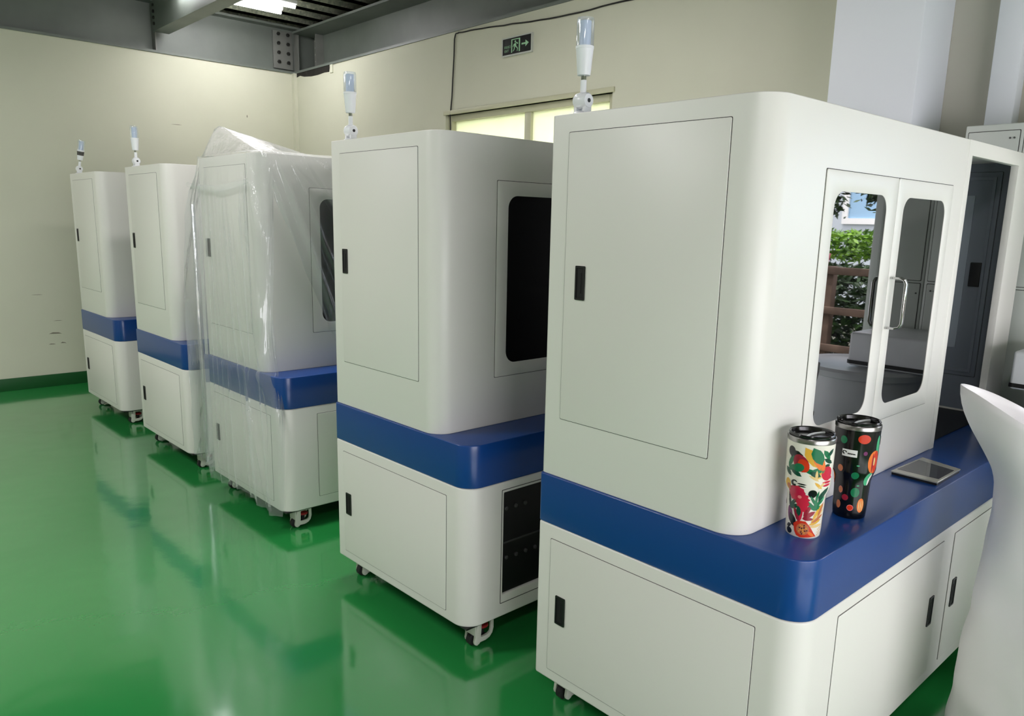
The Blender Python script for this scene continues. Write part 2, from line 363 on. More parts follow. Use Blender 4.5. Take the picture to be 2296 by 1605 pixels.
# corrugated deck: ribs run along x
bm = bmesh.new(); P = []; y = -5.0; zc = 3.72
while y < 8.3:
    P += [(y, zc-.055), (y+.10, zc-.055), (y+.14, zc), (y+.26, zc)]; y += .30
Q = [(a, b_) for a, b_ in P]
lo = [[bm.verts.new((x, a, b_)) for a, b_ in P] for x in (-7.2, 3.3)]
for i in range(len(P)-1): bm.faces.new((lo[0][i], lo[0][i+1], lo[1][i+1], lo[1][i]))
bmesh.ops.solidify(bm, geom=bm.faces[:], thickness=.004)
obj('ceiling', bm, 'deck', kind='structure')
box('ceiling_slab', (-7.2, 3.3, -5, 8.3, 3.74, 3.9), 'wallp', kind='structure')

# ceiling battens: bare twin lines of light under the deck
def batten(name, x, y, z, L, label, col=LAMP_COL, power=LAMP_W, tm='tube'):
    t = empty(name, (x, y, z), label=label, cat='ceiling light', group='bare tube lights under the ceiling deck')
    for s in (-.145, .145):
        bm = bmesh.new(); bx(bm, -L/2, L/2, s-.02, s+.02, .036, .07); obj('housing', bm, 'frame', t, bevel=.004)
        bm = bmesh.new(); tube(bm, [(-L/2+.02, s, .015), (L/2-.02, s, .015)], .018, 12); obj('tube', bm, tm, t, smooth=True)
    d = bpy.data.lights.new('batten_light', 'AREA'); d.shape = 'RECTANGLE'; d.size = L; d.size_y = .34; d.energy = power; d.color = col
    o = bpy.data.objects.new('batten_light', d); C.objects.link(o); o.parent = t; o.location = (0, 0, -.01)
    return t
batten('ceiling_light', 1.50, 6.56, 3.56, 1.1, 'lit twin tube light beside the cross beam near the far corner', power=16, tm='tube_bright')
batten('ceiling_light', .70, 2.75, 3.50, 1.3, 'twin tube light above the plain second and third cabinets', power=42)
for (x, y, q, pw) in ((-2.6, 3.1, 'over the open floor to the left', 90), (-2.6, 6.4, 'over the open floor by the end wall', 42), (-3.2, -1.5, 'behind the camera over the left floor', 42), (-.7, -1.5, 'near the camera by the garden door', 2), (-5.6, 1.6, 'near the rear wall', 6)):  # lamps added out of view to brighten the cabinets, end wall and sack
    batten('ceiling_light', x, y, 3.50, 1.3, 'added out-of-view twin tube light '+q, power=pw)

# ------------------------------------------------------------------ exit sign, cable, conduit
def text2d(s, size):
    cu = bpy.data.curves.new('t', 'FONT'); cu.body = s; cu.size = size; cu.resolution_u = 3
    o = bpy.data.objects.new('t', cu); C.objects.link(o)
    dg = bpy.context.evaluated_depsgraph_get(); dg.update()
    me = bpy.data.meshes.new_from_object(o.evaluated_get(dg)); bpy.data.objects.remove(o)
    return [tuple(v.co[:2]) for v in me.vertices], [tuple(p.vertices) for p in me.polygons]
def put2d(bm, V, Fc, mp, off=(0, 0), sc=(1, 1), c=0, mi=0):
    vs = [bm.verts.new(mp(off[0]+a*sc[0], off[1]+b_*sc[1], c)) for a, b_ in V]
    for f in Fc:
        try: bm.faces.new([vs[i] for i in f]).material_index = mi
        except ValueError: pass
SY0, SY1, SZ0, SZ1 = 3.676, 3.998, 2.888, 3.008
sg = empty('exit_sign', (XR-.012, (SY0+SY1)/2, SZ0), label='black emergency exit sign with green running man and arrow on right wall', cat='exit sign')
o0 = (XR-.012, (SY0+SY1)/2, SZ0)
bm = bmesh.new(); bx(bm, XR-.014, XR, SY0, SY1, SZ0, SZ1)
obj('sign_board', rel(bm, o0), mat('sign_black', srgb(8, 10, 8), .7), sg, bevel=.002)
bm = bmesh.new(); P = rrect(SY0-.008, SY1+.008, SZ0-.010, SZ1+.008, .004, 2); Q = rrect(SY0+.001, SY1-.001, SZ0+.001, SZ1-.001, .002, 2)
ring(bm, P, Q, 0, .018, lface(XR)); obj('sign_frame', rel(bm, o0), mat('sign_frame_grey', srgb(186, 190, 180), .4), sg)
smp = lambda a, b_, c: (XR-.0155-c, SY1-a, SZ0+b_)       # a runs left to right as seen from the room
bm = bmesh.new()
def poly(bm, P, mi=0, c=0): 
    vs = [bm.verts.new(smp(a, b_, c)) for a, b_ in P]; bm.faces.new(vs).material_index = mi
poly(bm, [(.100, .012), (.111, .012), (.111, .108), (.100, .108)]); poly(bm, [(.185, .012), (.199, .012), (.199, .108), (.185, .108)])
poly(bm, [(.111, .102), (.185, .102), (.185, .108), (.111, .108)])
poly(bm, [(.145+.008*cos(t*pi/5), .088+.008*sin(t*pi/5)) for t in range(10)])                                            # head
poly(bm, [(.128, .072), (.150, .078), (.158, .060), (.146, .050), (.134, .056)])                                      # torso
poly(bm, [(.150, .078), (.172, .066), (.178, .072), (.160, .083)]); poly(bm, [(.128, .072), (.118, .054), (.124, .052), (.135, .066)])
poly(bm, [(.146, .052), (.168, .034), (.163, .018), (.170, .016), (.176, .036), (.156, .056)]); poly(bm, [(.134, .056), (.130, .034), (.118, .024), (.122, .018), (.138, .032), (.144, .052)])
poly(bm, [(.215, .055), (.258, .055), (.258, .067), (.215, .067)]); poly(bm, [(.258, .037), (.295, .061), (.258, .085)])
V, Fc = text2d('EXIT', .024); put2d(bm, V, Fc, smp, (.022, .022), (1.0, 1))
V, Fc = text2d('\u5b89\u5168\u51fa\u53e3', .022); put2d(bm, V, Fc, smp, (.018, .050), (.85, 1))
obj('sign_artwork', rel(bm, o0), glow('sign_green', (.30, .52, .30), .55), sg)

bm = bmesh.new()
pts = [(1.0, 3.03), (1.6, 3.02), (2.2, 3.035), (2.8, 3.075), (3.2, 3.068), (3.6, 3.09), (4.0, 3.115), (4.35, 3.135), (4.56, 3.15), (4.60, 3.145), (4.615, 3.10), (4.62, 2.98), (4.635, 2.80), (4.645, 2.65), (4.668, 2.50), (4.66, 2.2), (4.67, 1.2), (4.66, .2)]
sm = []
for i in range(len(pts)-1):
    for k in range(4):
        t = k/4; sm.append((XR-.007, pts[i][0]*(1-t)+pts[i+1][0]*t, pts[i][1]*(1-t)+pts[i+1][1]*t+.004*sin(i*2+k)))
tube(bm, sm, .0055, 6); obj('cable', bm, 'black', smooth=True, label='thin black cable sagging along the right wall and dropping past the window', cat='cable')
bm = bmesh.new()
tube(bm, [(XR-.03, 3.59, 3.70), (XR-.03, 3.59, 3.33), (XR-.03, 3.57, 3.28), (XR-.03, 3.53, 3.255), (XR-.03, 3.44, 3.245), (XR-.03, 2.4, 3.25), (XR-.03, 1.2, 3.25)], .016, 10)
obj('conduit_pipe', bm, 'frame', smooth=True, label='white conduit pipe bending along the steel beam above the wall', cat='pipe')
bm = bmesh.new()
P = [(7.43, 3.166), (7.43, 3.12), (7.33, 3.135), (7.24, 3.115), (7.08, 3.10), (6.94, 3.098), (6.80, 3.105), (6.70, 3.10), (6.68, 3.166)]
prism(bm, P, -.02, .003, lface(XR)); obj('trim_5', bm, mat('dark_wall_gap', srgb(34, 31, 25), .9, var=.5, vscale=20), kind='structure')
box('trim_6', (XR-.008, XR+.02, 6.62, 6.675, 3.085, ZW), 'wall', kind='structure')

# ------------------------------------------------------------------ the machines
D, Z0, Z1, Z2, Z3, OU = .92, .109, .6605, .825, 1.931, .006
def door_panel(parent, name, mp, a0, a1, b0, b1, latch=None, th=.0022, gap=.0032, mm='white', lab=None):
    t = bmesh.new(); P = rrect(a0, a1, b0, b1, .004, 2); prism(t, P, 0, th, mp)
    d = obj(name, t, mm, parent, bevel=.0009, seg=2, ang=50)
    g = bmesh.new(); ring(g, rrect(a0-gap*.5, a1+gap*.5, b0-gap*.5, b1+gap*.5, .004, 2), rrect(a0-.0002, a1+.0002, b0-.0002, b1+.0002, .004, 2), 0, .0007, mp)
    obj('gap_shade_ring', g, 'gap', d)  # dark ring standing in for the shade in the gap round the door
    if latch:
        la0, la1, lb0, lb1 = latch
        l = bmesh.new(); ring(l, rrect(la0, la1, lb0, lb1, .003, 2), rrect(la0+.005, la1-.005, lb0+.006, lb1-.006, .002, 2), th, th+.003, mp)
        lo_ = obj('latch', l, 'black', d)
        l = bmesh.new(); prism(l, rrect(la0+.005, la1-.005, lb0+.006, lb1-.006, .002, 2), th, th+.0008, mp)
        ca = (la0+la1)/2; prism(l, rrect(ca-.004, ca+.004, lb0+.02, lb1-.02, .002, 2), th+.0008, th+.0022, mp)
        obj('latch_lever', l, 'slot', lo_)
    return d
def glazed_door(parent, mp, a0, a1, b0, b1, w, handle=None, th=.003):
    P = rrect(a0, a1, b0, b1, .006, 8); Q = rrect(*w, .048, 8)
    t = bmesh.new(); ring(t, P, Q, 0, th, mp); d = obj('glazed_door', t, 'white', parent, bevel=.0009, ang=60)
    g = bmesh.new(); ring(g, rrect(a0-.0018, a1+.0018, b0-.002, b1+.002, .004, 2), rrect(a0-.0002, a1+.0002, b0-.0002, b1+.0002, .004, 2), 0, .0007, mp); obj('gap_shade_ring', g, 'gap', d)  # shaded gap round the glazed door, put in as a dark ring
    g = bmesh.new(); prism(g, rrect(w[0]-.002, w[1]+.002, w[2]-.002, w[3]+.002, .049, 8), .0002, .0013, mp); obj('window_pane', g, 'glass', d, label='dark tinted glass')
    if handle:
        hx, z0, z1 = handle
        h = bmesh.new()
        for k, dx in ((0, 0), ):
            pts = []
            for (c, z) in ((.003, z1), (.030, z1), (.044, z1-.004), (.050, z1-.016), (.050, (z0+z1)/2), (.050, z0+.016), (.044, z0+.004), (.030, z0), (.003, z0)): pts.append((c, z))
            A = []
            for (c, z) in pts: A.append((c, z))
            wv = .009; tk = .0035
            # flat strap bent into a D
            n = len(A); L_ = []
            for i, (c, z) in enumerate(A):
                p0 = A[max(i-1, 0)]; p1 = A[min(i+1, n-1)]; tx, tz = p1[0]-p0[0], p1[1]-p0[1]; q = math.hypot(tx, tz); nx, nz = -tz/q, tx/q
                L_.append([h.verts.new(mp(hx+s1*wv, z+s2*nz*tk, c+s2*nx*tk)) for s1, s2 in ((-1, -1), (1, -1), (1, 1), (-1, 1))])
            for A_, B_ in zip(L_, L_[1:]):
                for k2 in range(4): h.faces.new((A_[k2], A_[(k2+1) % 4], B_[(k2+1) % 4], B_[k2]))
            h.faces.new(L_[0][::-1]); h.faces.new(L_[-1])
        obj('handle', h, 'chrome', d, bevel=.0015, seg=2, label='bent chrome pull handle')
    return d
def caster(parent, x, y, face=-1, side=1):
    """levelling caster: cast yoke with a window, red adjuster, black wheel"""
    k = empty('caster', (x, y, 0)); k.parent = parent
    O = [(-.030, .106), (-.040, .060), (-.046, .022), (-.043, .012), (-.034, .007), (-.024, .010), (-.018, .016), (.010, .016), (.030, .022), (.044, .036), (.050, .056), (.050, .106)]
    I = [(-.012, .092), (-.012, .070), (-.014, .050), (-.014, .038), (-.010, .036), (-.004, .036), (0, .036), (.010, .036), (.024, .038), (.034, .044), (.037, .056), (.037, .092)]
    bm = bmesh.new(); ring(bm, O, I, -.006, .006, lambda a, b_, c: (a*side, -.026-c, b_))
    obj('yoke', bm, 'caster', k, bevel=.002)
    bm = bmesh.new(); ring(bm, O, I, -.006, .006, lambda a, b_, c: (a*side, .026-c, b_)); obj('yoke', bm, 'caster', k, bevel=.002)
    bm = bmesh.new(); bx(bm, -.04, .05, -.032, .032, .098, Z0+.001); bx(bm, -.0445, -.037, -.032, .032, .048, .099); obj('mounting_plate', bm, 'caster', k, bevel=.002)
    bm = bmesh.new(); lathe(bm, [(.024, -.006), (.027, -.003), (.027, .003), (.024, .006)], 20, (.014*side, 0, .068)); obj('adjuster', bm, 'red', k)
    bm = bmesh.new(); lathe(bm, [(.022, 0), (.024, .004), (.022, .014), (.010, .016), (.010, .05)], 20, (.014*side, 0, .010)); obj('foot_pad', bm, 'rubber', k)
    bm = bmesh.new(); lathe(bm, [(.020, -.012), (.025, -.010), (.025, .010), (.020, .012)], 24, (-.032*side, 0, .0255), axis='y'); obj('wheel', bm, 'rubber', k, smooth=True)
def tower(parent, x, y, tilt=0, az=0, labelled=False, h=1.0):
    t = empty('signal_light', (x, y, Z3)); t.parent = parent
    bm = bmesh.new(); lathe(bm, [(.030, 0), (.030, .006), (.022, .012)], 24); bx(bm, -.014, .014, -.022, -.012, .008, .05); bx(bm, -.014, .014, .012, .022, .008, .05)
    lathe(bm, [(.019, -.024), (.023, -.018), (.023, .018), (.019, .024)], 24, (0, 0, .042), axis='y')
    lathe(bm, [(.019, -.018), (.023, -.012), (.023, .012), (.019, .018)], 24, (0, 0, .042), axis='x')
    o = obj('pivot_bracket', bm, 'lampw', t, smooth=True)
    for ax, c in (('x', (-.0185, 0, .042)), ('y', (0, -.0245, .042))):
        bm = bmesh.new(); lathe(bm, [(.006, -.001), (.006, .001)], 16, c, axis=ax); obj('pivot_screw', bm, 'black', t)
    R = Matrix.Translation((0, 0, .042)) @ Matrix.Rotation(tilt, 4, Vector((sin(az), cos(az), 0))) @ Matrix.Translation((0, 0, -.042))
    def put(nm, bm, mm, **k):
        bmesh.ops.transform(bm, matrix=R, verts=bm.verts); return obj(nm, bm, mm, t, **k)
    bm = bmesh.new(); lathe(bm, [(.013, .055), (.013, .062), (.009, .064), (.009, .10)], 20); put('pole', bm, 'lampw', smooth=True)
    bm = bmesh.new(); lathe(bm, [(.008, .099), (.008, .114)], 20); put('pole_ferrule', bm, 'chrome', smooth=True)
    bm = bmesh.new(); lathe(bm, [(.010, .112), (.019, .113), (.020, .120), (.0255, .185), (.0265, .186), (.0265, .193), (.01, .194)], 32); put('housing', bm, 'lampw', smooth=True, ang=30)
    bm = bmesh.new(); lathe(bm, [(.0165, .193), (.0165, .262)], 24); put('light_core', bm, 'core', smooth=True)
    bm = bmesh.new(); lathe(bm, [(.0255, .193), (.0255, .262), (.0235, .270), (.002, .271)], 32); put('lens', bm, 'lens', smooth=True)
    if labelled:
        bm = bmesh.new(); lathe(bm, [(.0238, .150), (.0264, .181)], 32); put('warning_label', bm, 'label', smooth=True)
def machine(x, y, rz, label, s=.178, panels='door', X2=2.09, latches=(.815, .82), tw=(0, 0, False), corner_r=.075, glass=True, sec2=False, casters=((.115, .062), (.115, .86), (1.95, .062), (1.95, .86)), has_tower=True):
    t = empty('equipment_cabinet', (x, y, 0), rz, label=label, cat='machine cabinet', group='white and blue equipment cabinets standing in a row')
    bm = bmesh.new(); prism(bm, rrect(0, X2, 0, D, [corner_r, .02, .012, .012], 12), Z0, Z1); low = obj('lower_body', bm, 'white', t)
    box('base_plate', (.012, X2-.012, .012, D-.012, Z0-.006, Z0+.0005), 'bay', t, label='black underside plate')
    if panels == 'open': cut(low, (.183, 1.02, -.05, .5, .20, .616))
    b_ = low.modifiers.new('bevel', 'BEVEL'); b_.width = .007; b_.segments = 3; b_.limit_method = 'ANGLE'; b_.angle_limit = radians(40)
    for p in low.data.polygons: p.use_smooth = True
    bm = bmesh.new(); prism(bm, rrect(-.0005, X2+.0005, -.0005, D+.0005, [corner_r, .02, .012, .012], 12), Z1+.0005, Z2); obj('worktop_band', bm, 'blue', t, bevel=.004, seg=3, label='blue painted steel band forming a ledge')
    xu = 1.3124 if sec2 else X2
    bm = bmesh.new(); prism(bm, rrect(OU, xu, s, D-.002, [corner_r, .003, .012, .012], 12), Z2, Z3); obj('upper_body', bm, 'white', t, bevel=.005, seg=3)
    L = lface(OU); lu, ll = latches
    door_panel(t, 'side_door', L, .305, .844, 1.018, 1.878, (lu-.019, lu+.019, 1.395, 1.496))
    door_panel(t, 'lower_side_door', lface(0), .124, .859, .148, .613, (ll-.021, ll+.021, .328, .427))
    R_ = rface(s); R0 = rface(0)
    if glass:
        glazed_door(t, R_, .288, .7482, 1.0186, 1.771, (.344, .680, 1.070, 1.718))
        glazed_door(t, R_, .7506, 1.204, 1.0186, 1.771, (.803, 1.150, 1.070, 1.718), handle=(.738+.032, 1.322, 1.476))
    bm = bmesh.new(); bx(bm, .06, X2-.06, D-.0025, D+.001, Z2+.03, Z3-.04); obj('rear_panel', bm, 'bay', t, label='black rear panel')
    if panels == 'open':
        bm = bmesh.new(); bx(bm, .184, 1.019, .012, .018, .201, .615)
        bay = obj('electrical_bay', bm, 'bay', t)
        for q, (a, z) in enumerate([(.205+.052*i, .345) for i in range(9)]+[(.20+.05*i, .547) for i in range(3)]):
            bm = bmesh.new(); lathe(bm, [(.0085, .012), (.0085, .006), (.005, .004)], 14, (a, 0, z), axis='y'); obj('stud', bm, 'stud', bay)
        bm = bmesh.new(); bx(bm, .19, 1.0, .008, .012, .405, .412); obj('rail', bm, 'stud', bay)
        bm = bmesh.new(); P = rrect(.168, 1.035, .165, .63, .003, 2); Q = rrect(.1705, 1.0325, .1675, .6275, .002, 2); ring(bm, P, Q, 0, .0008, R0); obj('gap_shade_ring', bm, 'gap', t)  # dark outline painted for the shaded gap round the bay frame
    elif panels == 'door':
        door_panel(t, 'lower_front_door', R0, .2, .966, .155, .623, (.892, .93, .342, .445))
        door_panel(t, 'lower_front_door', R0, 1.066, 1.85, .155, .623, (1.102, 1.14, .342, .445))
    else:
        door_panel(t, 'lower_front_door', R0, .2, 1.0, .165, .617)
    for (cx, cy) in casters: caster(t, cx, cy)
    if has_tower: tower(t, .065, .852, *tw)
    return t
m1 = machine(0, 0, 0, 'nearest white cabinet with two glazed doors and two patterned tumblers on its blue ledge', s=.194, latches=(.779, .807), X2=2.112, sec2=True)
Ms = [m1]
Ms.append(machine(-.0187, 1.2680, .0075, 'second cabinet from the camera, uncovered, with an open black bay in its base', s=.189, panels='open'))
m3 = machine(.0028, 2.7840, .0029, 'middle cabinet of the row, wrapped in clear plastic sheeting', panels='panel', has_tower=False)
machine(.0059, 4.0986, .0064, 'fourth cabinet from the camera, between the plastic-wrapped one and the farthest', tw=(0, 0, False))
machine(.0094, 5.5419, .0100, 'farthest white and blue cabinet, next to the cream end wall', tw=(radians(11), .9, True))

# open side enclosure of the nearest cabinet
XS0, XS1, YS = 1.3132, 2.112, .194
bm = bmesh.new(); prism(bm, rrect(XS0, XS1, YS, D-.002, [.002, .02, .012, .002], 6), Z2, Z3); se = obj('side_enclosure', bm, 'white', m1)
cut(se, (XS0+.02, XS1-.022, YS+.027, D-.03, Z2+.008, Z3-.02)); cut(se, (1.353, 1.890, YS-.1, YS+.1, Z2-.02, 1.880)); cut(se, (XS0+.02, XS1-.022, YS+.027, D-.03, Z2-.02, Z2+.02))
b_ = se.modifiers.new('bevel', 'BEVEL'); b_.width = .003; b_.segments = 2; b_.limit_method = 'ANGLE'; b_.angle_limit = radians(40)
for p in se.data.polygons: p.use_smooth = True
XI = XS1-.022
lin = mat('enclosure_shade_lining', srgb(120, 128, 138), .35)  # grey-blue puts the shade on the white interior paint into the colour
bm = bmesh.new(); bx(bm, XI-.002, XI-.0005, YS+.03, D-.032, Z2+.012, Z3-.022); bx(bm, XS0+.021, XI-.001, D-.034, D-.032, Z2+.012, Z3-.022); obj('enclosure_shade_lining', bm, lin, m1)
bm = bmesh.new(); bx(bm, XS0+.022, XI-.003, YS+.034, D-.034, Z2+.0005, Z2+.004); bx(bm, XS0+.022, XI-.003, D-.09, D-.04, Z2+.012, Z2+.04); obj('enclosure_floor', bm, 'bay', m1, label='black floor tray')
il = lface(XI-.002)
dd = door_panel(m1, 'inner_door', il, .300, .80, .990, 1.872, None, th=.006, mm=lin)
bm = bmesh.new(); ring(bm, rrect(.318, .782, 1.008, 1.852, .004, 2), rrect(.330, .770, 1.02, 1.84, .004, 2), .006, .012, il); obj('door_trim', bm, lin, dd)
bm = bmesh.new(); prism(bm, rrect(.392, .70, 1.112, 1.775, .004, 2), .006, .011, il); obj('inset_panel', bm, mat('inset_grey', srgb(150, 160, 168), .2), dd)
bm = bmesh.new(); prism(bm, rrect(.330, .374, 1.387, 1.491, .003, 2), .006, .016, il); obj('latch', bm, 'black', dd, bevel=.002)

# touch panel lying on the ledge
tp = empty('touch_panel', (1.0, .09, Z2), label='flat grey touch screen panel lying on the blue ledge behind the tumblers', cat='touch screen')
P = [(.891, .166), (.886, .020), (1.098, .020), (1.142, .158)]
def inset(P, k): 
    cx = sum(a for a, b_ in P)/4; cy = sum(b_ for a, b_ in P)/4; return [(cx+(a-cx)*k, cy+(b_-cy)*k) for a, b_ in P]
bm = bmesh.new(); prism(bm, inset(P, .97), 0, .008, lambda a, b_, c: (a-1.0, b_-.09, c)); obj('housing', bm, 'black', tp)
bm = bmesh.new(); prism(bm, P, .008, .013, lambda a, b_, c: (a-1.0, b_-.09, c)); obj('bezel', bm, 'bezel', tp, bevel=.001)
Q = [(.925, .158), (.921, .028), (1.062, .028), (1.095, .152)]
bm = bmesh.new(); prism(bm, Q, .0131, .0136, lambda a, b_, c: (a-1.0, b_-.09, c)); obj('screen', bm, 'screen', tp)

# ------------------------------------------------------------------ plastic cover over the middle machine
def make_cover():
    s = .178
    path = []; X1 = 1.75
    def seg(p, q, n, nx, ny, tagv):
        for i in range(n): t = i/n; path.append((p[0]+(q[0]-p[0])*t, p[1]+(q[1]-p[1])*t, nx, ny, tagv))
    seg((X1, s), (.62, s), 40, 0, -1, 'R'); seg((.62, s), (.08, s), 110, 0, -1, 'R')
    for i in range(16): a = pi/2*i/16; path.append((.08-.08*sin(a), s+.08-.08*cos(a), -sin(a), -cos(a), 'C'))
    seg((OU, s+.08), (OU, D-.03), 200, -1, 0, 'L')
    for i in range(12): a = pi/2*i/12; path.append((OU+.03-.03*cos(a), D-.03+.03*sin(a), -cos(a), sin(a), 'B'))
    seg((.04, D), (.6, D), 60, 0, 1, 'K'); seg((.6, D), (X1, D), 30, 0, 1, 'K'); path.append((X1, D, 0, 1, 'K'))
    n = len(path); nv = 110; bm = bmesh.new(); rows = []
    L = 0; lens = [0]
    for a, b_ in zip(path, path[1:]): L += math.hypot(a[0]-b_[0], a[1]-b_[1]); lens.append(L)
    top = Z3+.008
    g = lambda x, w: math.exp(-(x/w)**2)
    # folds on the door side: (height above which they start, y at that height, drift towards the front per metre, width, size)
    FL = ((1.93, .86, -.01, .010, .020), (1.93, .80, .03, .008, .018), (1.9, .735, .02, .007, .012), (1.75, .60, .05, .006, .013), (1.80, .56, .13, .008, .020), (1.7, .50, .22, .008, .020), (1.60, .42, .10, .006, .012),
          (1.86, .335, .06, .010, .026), (1.90, .285, .10, .008, .024), (1.93, .245, .14, .010, .028), (1.3, .66, .02, .006, .012), (1.2, .38, .16, .007, .016))
    # folds fanning over the glazed side: (x where the line meets the top edge, slope x per metre of drop, width, size)
    FR = ((.05, .28, .008, .022), (.10, .36, .010, .030), (.17, .42, .007, .016), (.26, .62, .006, .018), (.36, .95, .007, .020), (.46, 1.3, .006, .016), (.58, 1.5, .008, .018), (.30, 1.7, .006, .014), (.15, 1.1, .006, .016), (.75, 1.4, .01, .02))
    for j in range(nv+1):
        v = j/nv; row = []
        for i, (x, y, nx, ny, tg) in enumerate(path):
            u = lens[i]
            hR = lambda q: 1.80-(q-.05)*2.35 if q < .42 else max(.84, .93-(q-.42)*.3)
            if tg == 'R': hem = hR(x)
            elif tg == 'C':
                a_ = math.atan2(-nx, -ny)/(pi/2); hem = 1.78+(.085-1.78)*min(1, a_*2.2)
            elif tg == 'L': hem = .088+.010*sin(u*7)+.018*noise1(u*6, 3)
            else: hem = .10+.05*noise1(u*6, 5)
            z = top-(top-hem)*v; dz = top-z
            off = .008+.006*min(1, dz/.15)
            # the sheet slews forward over the ledge corner
            if tg in 'LC' and z < 1.05:
                t = min(1, (1.05-z)/.45); t = t*t*(3-2*t); y = D-(D-y)*(1+t*(.150/(D-s)))
            if tg in 'LC':
                off += .016*noise1(u*9+.5*dz, 1)*min(1, dz*1.5)+.004*noise1(u*60+2*dz, 2)*min(1, dz*3)
                for (z0, y0, dr, w, am) in FL:
                    if z < z0:
                        k = min(1, (z0-z)/.25); off += am*k*(.6+.4*noise1(z*5, y0*50))*g(y-(y0-dr*(z0-z)), w*(1+.5*(z0-z)))
                if z < .83: off += .007
            if tg == 'L' and z < .22: off -= .010*(1-(z-.08)/.14); off += .006*noise1(u*22, 7)
            if tg in 'RC':
                off += .010*noise1((x*1.2+dz*.8)*9, 4)*min(1, dz*4)
                for (x0, sl, w, am) in FR: off += am*min(1, dz*5)*g(x-(x0+sl*dz), w*(1+dz))
                if tg == 'R' and z < .86: off += .185*min(1, (.86-z)/.02)
            if tg == 'B': off += .10*min(1, dz*4)*(ny**2)
            if tg == 'K':
                off += (.06+.21*min(1, dz/.8)**.6)*min(1, dz*5+.1)*(1-.3*min(1, x/1.2))
                off += .03*noise1(u*14+dz, 8)*min(1, dz*3)+.03*noise1(dz*7, 9)*min(1, dz/.1)+.015*abs(2*noise1(u*30+dz*3, 11)-1)
                x -= .05*max(0, 1-x/.3)*min(1, dz*3)
            row.append(bm.verts.new((x+nx*off, y+ny*off, z)))
        rows.append(row)
    for A, B in zip(rows, rows[1:]):
        for i in range(n-1): bm.faces.new((A[i], A[i+1], B[i+1], B[i]))
    # top sheet with a tent over the folded-down lamp
    tx = 40; ty = 34; G = []
    for j in range(ty+1):
        r = []
        for i in range(tx+1):
            a = i/tx; c = j/ty; x = -.004+(X1)*a**1.6; y = s-.006+(D-s+.014)*c
            dy = (y-.79)/.13 if y > .79 else (.79-y)/.52; dx = (x-.07)/.6 if x > .07 else (.07-x)/.08
            h = .168*max(0, 1-math.hypot(dx, dy))
            e = min(1, min((x+.004)/.03, (y-s+.006)/.03, (D+.008-y)/.03)); h *= max(0, e)
            r.append(bm.verts.new((x, y, top+h+.002*noise1(i*1.7+j, 4))))
        G.append(r)
    for A, B in zip(G, G[1:]):
        for i in range(tx): bm.faces.new((A[i], A[i+1], B[i+1], B[i]))
    # folded hem band across the top of the door side
    prev = None
    for i in range(61):
        u = i/60; y = s+.03+(D-s+.06)*u; zt = 1.80-.012*sin(u*pi)*2+.008*noise1(u*9, 3); zb = zt-.012-.016*sin(u*pi)*noise1(u*6, 8)-.012
        off = .030+.008*noise1(u*14, 2)
        c = [bm.verts.new((OU-off, y, zt)), bm.verts.new((OU-off-.008, y, (zt+zb)/2)), bm.verts.new((OU-off, y, zb))]
        if prev:
            for k in range(2): bm.faces.new((prev[k], prev[k+1], c[k+1], c[k]))
        prev = c
    o = obj('plastic_cover', bm, 'cover', smooth=True, ang=80, label='crumpled clear plastic sheet draped over the middle cabinet', cat='plastic sheet')
    o.location = m3.location; o.rotation_euler = m3.rotation_euler
    return o
make_cover()

# ------------------------------------------------------------------ tumblers
PROF = [(.0405, 0), (.0430, .003), (.0445, .020), (.0455, .060), (.0470, .100), (.0490, .118), (.0545, .134), (.0565, .142), (.0580, .19), (.0590, .258)]
def prad(z):
    for (r0, z0), (r1, z1) in zip(PROF, PROF[1:]):
        if z <= z1: return r0+(r1-r0)*(z-z0)/max(1e-6, z1-z0)
    return PROF[-1][0]
def decal(bm, P, mi, off, aref, layer=0, rings=5):
    """P: outline in (arc length, height); wrapped round the cup, aref = angle of the side facing the room"""
    cx = sum(a for a, b_ in P)/len(P); cy = sum(b_ for a, b_ in P)/len(P)
    def put(a, z): 
        z = min(max(z, .002), .257); r = prad(z)+.00035+.00022*layer; t = aref+(a+off[0])/.052
        return bm.verts.new((r*cos(t), r*sin(t), z))
    P = [(a, b_+off[1]) for a, b_ in P]; cy += off[1]
    Q = []
    n0 = len(P)
    for i in range(n0):
        a, b_ = P[i], P[(i+1) % n0]; m_ = max(1, int(math.hypot(a[0]-b_[0], a[1]-b_[1])/.006))
        for k in range(m_): Q.append((a[0]+(b_[0]-a[0])*k/m_, a[1]+(b_[1]-a[1])*k/m_))
    c = put(cx, cy); pr_ = None; n = len(Q)
    for k in range(1, rings+1):
        s_ = k/rings; R = [put(cx+(a-cx)*s_, cy+(b_-cy)*s_) for a, b_ in Q]
        for i in range(n):
            j = (i+1) % n
            f = bm.faces.new((c, R[i], R[j])) if pr_ is None else bm.faces.new((pr_[i], R[i], R[j], pr_[j]))
            f.material_index = mi; f.smooth = True
        pr_ = R
def ell(cx, cy, a, b_, rot=0, n=16, jag=0, seed=0):
    P = []
    for i in range(n):
        t = 2*pi*i/n; q = 1+(jag*(1 if i % 2 else -1))
        x, y = a*q*cos(t), b_*q*sin(t); P.append((cx+x*cos(rot)-y*sin(rot), cy+x*sin(rot)+y*cos(rot)))
    return P
def leaf(cx, cy, L, w, rot):
    P = [(-L/2, 0), (-L/4, w*.42), (0, w/2), (L/4, w*.4), (L/2, 0), (L/4, -w*.4), (0, -w/2), (-L/4, -w*.42)]
    return [(cx+x*cos(rot)-y*sin(rot), cy+x*sin(rot)+y*cos(rot)) for x, y in P]
